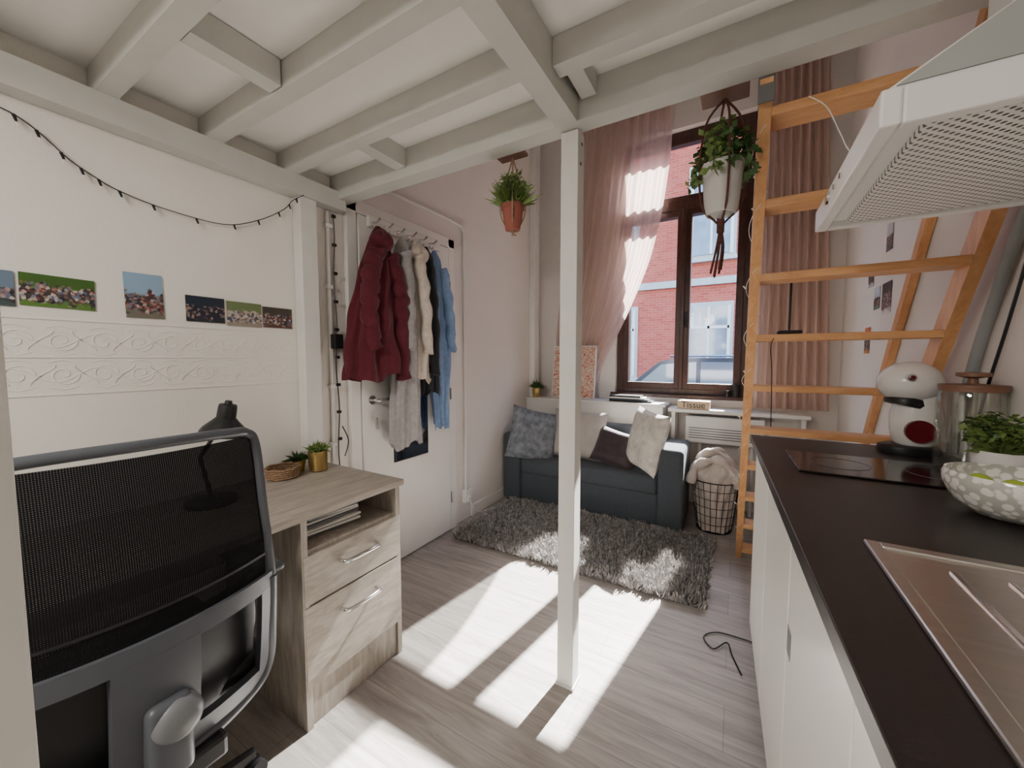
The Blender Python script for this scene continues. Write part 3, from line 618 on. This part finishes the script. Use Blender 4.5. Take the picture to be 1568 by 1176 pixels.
M_p3=mat('cushion_plum',(.045,.028,.032),.6,var=.3,vs=20,sheen=.4); M_p4=mat('cushion_cream',(.68,.64,.58),.85,var=.18,vs=22,bump=.3,bs=100)
cushion('cushion',(-1.52,2.97,.585),.44,.46,.15,M_p1,rx=-.30,ry=.25,rz=.75)
cushion('cushion',(-1.16,3.12,.60),.48,.42,.14,M_p2,rx=-.25,ry=.03,rz=.03)
cushion('cushion',(-.82,3.06,.53),.38,.30,.13,M_p3,rx=-.4,ry=.2,rz=-.1)
cushion('cushion',(-.57,2.97,.64),.36,.46,.14,M_p4,rx=-.20,ry=.12,rz=-.70)
# rug
b=MB(); rx0,rx1,ry0,ry1=-1.66,-.11,2.05,2.85
b.prism([(rx0,ry0),(rx1,ry0+.02),(rx1,ry1+.02),(rx0,ry1)],2,.001,.010,M_rugb)
for i in range(36000):
    x=U(rx0-.008,rx1+.008); y=U(ry0-.008,ry1+.008)
    cx_=math.sin(x*47+3*math.sin(y*31))*.016; cy_=math.sin(y*53+3*math.sin(x*29))*.016
    y+=(x-rx0)*.012
    l=U(.022,.052); dx,dy=cx_+random.gauss(0,.009),cy_+random.gauss(0,.009); w=.0042; a=U(0,3.14); ca,sa=math.cos(a)*w,math.sin(a)*w
    b.v.extend([(x-ca,y-sa,.008),(x+ca,y+sa,.008),(x+dx+ca*.6,y+dy+sa*.6,.008+l),(x+dx-ca*.6,y+dy-sa*.6,.008+l)])
    o=len(b.v)-4; b.f.append((o,o+1,o+2,o+3)); b.m.append(b.mi(M_rug))
b.done('shag_rug')
b=MB(); b.box((XL+.002,3.36,0.001),(-.52,YW-.02,.85),M_white,.004); b.box((XL+.002,3.35,.85),(-.50,YW-.02,.872),M_white,.004); b.done('low_cabinet')
b=MB(); b.box((-.49,3.42,.81),(.47,YW-.02,.84),M_white,.005); 
for x in (-.45,.43): b.box((x-.015,3.45,0.001),(x+.015,YW-.02,.81),M_white,.003)
b.done('white_shelf')
b=MB(); b.box((-.36,3.47,.56),(.20,3.56,.78),M_wp,.012); 
for i in range(5): b.box((-.33,3.466,.60+i*.02),(.17,3.471,.607+i*.02),M_graylt,.001)
b.box((-.33,3.48,.779),(.17,3.55,.783),M_graylt); b.tube([(-.25,3.52,.001),(-.25,3.52,.57)],.012,M_white); b.tube([(.12,3.52,.001),(.12,3.52,.57)],.012,M_white)
b.done('electric_heater')
m,nt,bs_=newmat('painting_floral'); tc=N(nt,'ShaderNodeTexCoord'); no=N(nt,'ShaderNodeTexNoise'); no.inputs['Scale'].default_value=13; no.inputs['Distortion'].default_value=3; no.inputs['Detail'].default_value=0
nt.links.new(tc.outputs['Object'],no.inputs['Vector']); cr=N(nt,'ShaderNodeValToRGB'); e=cr.color_ramp.elements; e[0].position=.36; e[0].color=(.74,.62,.50,1); e[1].position=.66; e[1].color=(.74,.62,.50,1)
for p_,c_ in ((.40,(.50,.07,.04)),(.44,(.50,.07,.04)),(.47,(.76,.64,.52)),(.53,(.76,.64,.52)),(.56,(.60,.18,.10)),(.60,(.55,.12,.07))):
    k=e.new(p_); k.color=c4(c_)
nt.links.new(no.outputs['Fac'],cr.inputs[0]); nt.links.new(cr.outputs[0],bs_.inputs['Base Color']); bs_.inputs['Roughness'].default_value=.7
b=MB(); Mp=Matrix.Translation((-1.35,3.44,.874))@Matrix.Rotation(-.14,4,'X')
b.box((-.205,-.001,0.01),(.205,.018,.495),m,.003,M=Mp); b.box((-.215,.001,-.0),(.215,.02,.505),M_paper,.002,M=Mp); b.done('canvas_painting')
b=MB(); c=(-1.70,3.385,.873); b.lathe(c,[(.001,0),(.032,0),(.040,.05),(.042,.09),(.038,.09),(.036,.08),(.001,.078)],M_gold,cap=False); leafy(b,(c[0],c[1],.955),170,.10,.007,M_green2,up=.9); b.done('potted_succulent')
b=MB()
for i,(m_,w_) in enumerate(((M_black,.36),(M_sofa,.33),(M_paper,.30),(M_black,.27))): b.box((-.98,3.40,.873+i*.014),(-.98+w_,3.53,.886+i*.014),m_,.002)
b.done('book_stack')
b=MB(); M_tb=woodmat('tissue_wood',(.60,.42,.26),(.72,.54,.36)); b.box((-.42,3.44,.841),(-.18,3.56,.905),M_tb,.004); b.box((-.35,3.47,.905),(-.25,3.53,.908),M_white)
tb=b.done('tissue_box')
cu=bpy.data.curves.new('tissue_lettering','FONT'); cu.body='Tissue'; cu.size=.07; cu.extrude=.001; cu.align_x='CENTER'; cu.materials.append(M_black)
to=bpy.data.objects.new('tissue_lettering',cu); bpy.context.collection.objects.link(to); to.location=(-.30,3.438,.852); to.rotation_euler=(math.pi/2,0,0); to.parent=tb
b=MB(); b.lathe((.0,3.66,.936),[(.001,0),(.025,0),(.025,.09),(.022,.1),(.018,.1),(.001,.09)],M_black); b.lathe((-.06,3.66,.936),[(.001,0),(.02,0),(.02,.05),(.001,.05)],M_black); b.done('candle_holder')
# wire basket w/ blanket
b=MB(); c=(-.113,3.14)
def ring(r,z,w_=.003): b.tube([(c[0]+r*math.cos(a*.2094),c[1]+r*math.sin(a*.2094),z) for a in range(30)],w_,M_blackm,n=5,closed=True)
for i in range(7): ring(.115+.045*i/6,.006+.062*i,.0022 if i<6 else .004)
for i in range(22):
    a=i*2*math.pi/22; b.tube([(c[0]+.115*math.cos(a),c[1]+.115*math.sin(a),.004),(c[0]+.16*math.cos(a),c[1]+.16*math.sin(a),.378)],.0022,M_blackm,n=5)
b.lathe((c[0],c[1],0),[(.114,.002),(.001,.002)],M_blackm,cap=False)
M_bl=mat('blanket_cream',(.66,.58,.52),.95,var=.1,vs=20,bump=.5,bs=160)
def bl(u,t):
    a=u*6.283; r=(.105+.04*t/.7 if t<.7 else .145*math.cos((t-.7)/.3*1.5))
    z=.012+.42*min(t/.7,1)+(.11*math.sin((t-.7)/.3*1.57) if t>.7 else 0)
    k=1+.07*math.sin(5*a+t*9)+.05*math.sin(11*a-t*14)
    return (c[0]+r*k*math.cos(a),c[1]+r*k*math.sin(a),z+.02*math.sin(3*a+t*7)*t)
b.grid(bl,60,40,M_bl,wrap=True)
random.seed(11)
for k in range(9):
    y_=c[1]-.13+.028*k; zz=.50+.05*math.sin((k+1)*.33*1.0)
    P=spline([(c[0]-.155,y_+U(-.02,.02),.36+U(-.04,.03)),(c[0]-.12,y_,.45+U(0,.03)),(c[0]-.04+U(-.02,.02),y_-.01,zz+U(0,.03)),(c[0]+.05,y_+.02,zz+U(-.02,.02)),(c[0]+.125,y_,.44),(c[0]+.15,y_+.01,.36)],6); n=len(P)
    b.tube(P,[.026+.010*math.sin(i*.8+k*2) for i in range(n)],M_bl,n=12)
b.done('laundry_basket')
b=MB(); b.tube(spline([(.10,1.925,.006),(.06,1.93,.006),(-.04,1.92,.006),(-.09,1.86,.006),(-.05,1.80,.006),(.0,1.86,.012),(.02,1.80,.006),(.04,1.74,.006),(.055,1.70,.006)],8),.003,M_black,n=6); b.done('power_cable')
# ------------------------------------------------------------ hanging plants
b=MB(); c=(-.80,1.375); zt=2.035
b.box((c[0]-.06,1.337,zt+.012),(c[0]+.06,1.395,zt+.024),M_wdl,.003)
b.lathe((c[0],c[1],1.765),[(.001,0),(.029,.002),(.037,.045),(.043,.08),(.046,.08),(.046,.10),(.040,.10),(.038,.09),(.001,.085)],M_terra,cap=False)
for i in range(4):
    a=i*math.pi/2+.5; b.tube(spline([(c[0],c[1],zt+.012),(c[0]+.02*math.cos(a),c[1]+.02*math.sin(a),1.98),(c[0]+.05*math.cos(a),c[1]+.05*math.sin(a),1.87),(c[0]+.038*math.cos(a),c[1]+.038*math.sin(a),1.80),(c[0],c[1],1.755),(c[0]+.005*i,c[1],1.745)],5),.003,M_rope,n=6)
leafy(b,(c[0],c[1],1.85),700,.13,.0013,M_green,up=1.05,droop=.2)
leaves(b,(c[0],c[1],1.92),.068,900,.026,M_green,1.0,.14); leaves(b,(c[0],c[1],1.91),.062,350,.022,M_green2,1.0,.14)
b.done('hanging_plant')
b=MB(); c=(-.06,1.40)
b.box((c[0]-.065,1.337,zt+.012),(c[0]+.065,1.43,zt+.022),M_wdl,.003)
M_pot2=mat('pot_white',(.60,.58,.55),.35)
b.lathe((c[0],c[1],1.70),[(.001,0),(.042,0),(.047,.01),(.058,.14),(.06,.15),(.055,.15),(.052,.135),(.001,.13)],M_pot2,cap=False)
for i in range(4):
    a=i*math.pi/2+.3; b.tube(spline([(c[0],c[1],zt+.012),(c[0]+.05*math.cos(a),c[1]+.05*math.sin(a),1.98),(c[0]+.066*math.cos(a),c[1]+.066*math.sin(a),1.85),(c[0]+.056*math.cos(a),c[1]+.056*math.sin(a),1.73),(c[0]+.02*math.cos(a),c[1]+.02*math.sin(a),1.685),(c[0],c[1],1.665)],5),.0035,M_dkrope,n=6)
for i in range(7):
    a=i*.9; b.tube(spline([(c[0],c[1],1.67),(c[0]+.01*math.cos(a),c[1]+.01*math.sin(a),1.60),(c[0]+.015*math.cos(a)-.01,c[1]+.012*math.sin(a),1.53-.01*(i%3))],4),.0035,M_dkrope,n=5)
b.tube([(c[0],c[1],1.685),(c[0],c[1],1.645)],.011,M_dkrope)
for k in range(13):
    a=U(0,6.28); r=.055; P=spline([(c[0],c[1],1.84),(c[0]+r*math.cos(a),c[1]+r*math.sin(a),1.88+U(0,.05)),(c[0]+(r+.025)*math.cos(a),c[1]+(r+.025)*math.sin(a),1.84-U(0,.05))],5)
    b.tube(P,.0015,M_green2,n=4)
    for p in P[2:]: leaves(b,p,.016,4,.03,M_green if k%2 else M_green2)
leaves(b,(c[0],c[1],1.92),.065,130,.028,M_green,1.0); leaves(b,(c[0],c[1],1.91),.06,90,.028,M_green2,1.0)
b.done('hanging_plant')
# ------------------------------------------------------------ curtains
M_cur=sheer('curtain_sheer_pink',(.88,.70,.64),.22,.55); M_cur2=sheer('curtain_pink',(.84,.65,.57),.08,.5)
b=MB(); CYY=3.585
rk=[(.9,-1.20),(.99,-1.16),(1.2,-1.10),(1.45,-.97),(1.75,-.84),(2.1,-.71),(2.5,-.62),(3.0,-.55),(3.43,-.53)]
lk=[(.9,-1.56),(1.5,-1.58),(2.3,-1.5),(3.43,-1.43)]
def sm(keys,z): return (lerpk(keys,max(.9,z-.08))+lerpk(keys,min(3.43,z+.08))+lerpk(keys,z))/3
def cf(u,t):
    z=3.465-2.56*t; x0=sm(lk,z);x1=sm(rk,z); s=u+.015*math.sin(6*u+5*t)
    return (x0+(x1-x0)*s, CYY+.022*math.sin(u*2*math.pi*11+.8*math.sin(t*3))+.010*math.sin(u*50+t*4)*(1-t*.5), z)
b.grid(cf,260,50,M_cur); b.box((-1.44,CYY-.01,3.43),(-.52,CYY+.01,3.465),M_cur2)
b.done('curtain',ang=180)
b=MB()
def cf2(u,t):
    z=3.465-2.6*t; x0=.09+.01*math.sin(t*3);x1=.49+.10*t
    return (x0+(x1-x0)*u, CYY+.026*math.sin(u*2*math.pi*8+.5*math.sin(t*2))+.006*math.sin(u*40+t*5), z)
b.grid(cf2,200,40,M_cur2); b.box((.09,CYY-.012,3.43),(.5,CYY+.012,3.465),M_cur2)
b.done('curtain',ang=180)
# ------------------------------------------------------------ exterior
m,nt,bs_=newmat('brick_red'); tc=N(nt,'ShaderNodeTexCoord'); mp=N(nt,'ShaderNodeMapping'); mp.inputs['Rotation'].default_value=(math.pi/2,0,0)
nt.links.new(tc.outputs['Object'],mp.inputs[0]); br=N(nt,'ShaderNodeTexBrick'); br.inputs['Scale'].default_value=1; br.inputs['Brick Width'].default_value=.22; br.inputs['Row Height'].default_value=.075; br.inputs['Mortar Size'].default_value=.006
br.inputs['Color1'].default_value=(.48,.075,.05,1); br.inputs['Color2'].default_value=(.58,.12,.08,1); br.inputs['Mortar'].default_value=(.45,.22,.17,1)
nt.links.new(mp.outputs[0],br.inputs['Vector']); nt.links.new(br.outputs[0],bs_.inputs['Base Color']); bs_.inputs['Roughness'].default_value=.9
M_brick=m; M_stone=mat('facade_stone',(.55,.55,.53),.8); M_fgl=mat('facade_glass',(.22,.27,.32),.08,0,var=.3,vs=2,spec=.9); M_asph=mat('asphalt',(.16,.16,.165),.9,bump=.2)
b=MB(); FY=12.5
b.box((-14,FY,-.395),(12,FY+.5,8.2),M_brick)
b.box((-14,FY-.08,-.395),(12,FY,.5),M_brick); b.box((-14,FY-.12,3.35),(12,FY,3.55),M_stone); b.box((-14,FY-.3,8.0),(12,FY,8.3),M_stone)
for x in (-11.2,-8.6,-6.0,-3.35,-.75,1.9,4.5):
    for (z0,z1) in ((.75,2.75),(4.2,6.6)):
        b.box((x-.62,FY-.05,z0-.12),(x+.62,FY+.02,z1+.12),M_stone,.01); b.box((x-.52,FY-.09,z0),(x+.52,FY-.03,z1),M_fgl)
        b.box((x-.03,FY-.12,z0),(x+.03,FY-.03,z1),M_white); b.box((x-.52,FY-.12,z0+(z1-z0)*.68),(x+.52,FY-.03,z0+(z1-z0)*.72),M_white)
        b.box((x-.55,FY-.12,z0-.03),(x-.47,FY-.03,z1),M_white);b.box((x+.47,FY-.12,z0-.03),(x+.55,FY-.03,z1),M_white)
        b.box((x-.7,FY-.18,z0-.2),(x+.7,FY,z0-.1),M_stone)
for x in (-9.9,-4.7,.55): b.tube([(x,FY-.1,-.3),(x,FY-.1,8)],.05,M_graylt)
b.done('brick_building')
b=MB(); b.box((-14,YW+.4,-.5),(12,FY-.2,-.4),M_asph); b.done('street')
M_car=mat('car_paint',(.03,.04,.065),.15,.3,var=.05); M_cgl=mat('car_glass',(.12,.16,.2),.05,0,spec=1)
b=MB(); cx0=-3.0; cy0,cy1=8.3,10.1; g=-.395
def X(x): return cx0+x
body=[(0,.35),(.05,.75),(.25,.95),(1.0,1.05),(3.6,1.08),(4.35,1.0),(4.45,.6),(4.4,.32),(3.9,.28),(.5,.28)]
b.prism([(X(x),g+z) for x,z in body],1,cy0,cy1,M_car)
cab=[(.95,1.03),(1.6,1.58),(1.9,1.66),(3.7,1.66),(4.1,1.55),(4.3,1.03)]
b.prism([(X(x),g+z) for x,z in cab],1,cy0+.12,cy1-.12,M_car)
for poly in ([(1.15,1.08),(1.65,1.53),(2.3,1.58),(2.3,1.08)],[(2.38,1.08),(2.38,1.58),(3.15,1.58),(3.15,1.08)],[(3.23,1.08),(3.23,1.58),(3.7,1.56),(4.05,1.08)]):
    b.prism([(X(x),g+z) for x,z in poly],1,cy0+.105,cy0+.13,M_cgl)
b.prism([(X(1.0),g+1.06),(X(1.02),g+1.06),(X(1.62),g+1.56),(X(1.58),g+1.56)],1,cy0+.2,cy1-.2,M_cgl)
for x in (.95,3.55):
    for y in (cy0-.01,cy1-.2): b.tube([(X(x),y,g+.33),(X(x),y+.21,g+.33)],.328,M_black,n=28); b.tube([(X(x),y-.01,g+.33),(X(x),y+.02,g+.33)],.2,M_chrome,n=20)
b.tube([(X(1.8),cy0+.25,g+1.70),(X(3.7),cy0+.25,g+1.70)],.02,M_chrome); b.box((X(1.35),cy0-.12,g+1.05),(X(1.5),cy0+.1,g+1.18),M_car,.02)
b.box((X(.0),cy0+.02,g+.68),(X(.2),cy0+.35,g+.82),M_wp,.02)
b.done('parked_car')
# ------------------------------------------------------------ lights
w=bpy.data.worlds.new('World'); bpy.context.scene.world=w; w.use_nodes=True; nt=w.node_tree; nt.nodes.clear()
o=N(nt,'ShaderNodeOutputWorld'); bg=N(nt,'ShaderNodeBackground'); sk=N(nt,'ShaderNodeTexSky',sky_type='NISHITA'); sk.sun_disc=False; sk.sun_elevation=math.radians(43); sk.sun_rotation=math.radians(9)
nt.links.new(sk.outputs[0],bg.inputs[0]); bg.inputs[1].default_value=1.35; nt.links.new(bg.outputs[0],o.inputs[0])
s=bpy.data.lights.new('sun','SUN'); s.energy=68; s.angle=math.radians(.6); s.color=(1,.94,.85)
so=bpy.data.objects.new('sun',s); bpy.context.collection.objects.link(so)
d=Vector((-.155,-1,-.925)); so.rotation_euler=d.to_track_quat('-Z','Y').to_euler(); so.location=(2,8,8)
# added fill light, no fixture, under the loft behind the camera, shining down
l=bpy.data.lights.new('rear_fill_light','AREA'); l.energy=42; l.size=.7; l.color=(1,.95,.88); l.shape='DISK'
lo=bpy.data.objects.new('rear_fill_light',l); bpy.context.collection.objects.link(lo); lo.location=(-.75,-.95,2.02); lo.rotation_euler=(math.radians(22),0,0)
cd=bpy.data.cameras.new('camera'); cd.lens=602/1600*36; cd.sensor_width=36; cd.clip_start=.02
co=bpy.data.objects.new('camera',cd); bpy.context.collection.objects.link(co); co.location=(0,0,1.25); co.rotation_euler=(math.radians(90-3.75),0,math.radians(30.3))
bpy.context.scene.camera=co
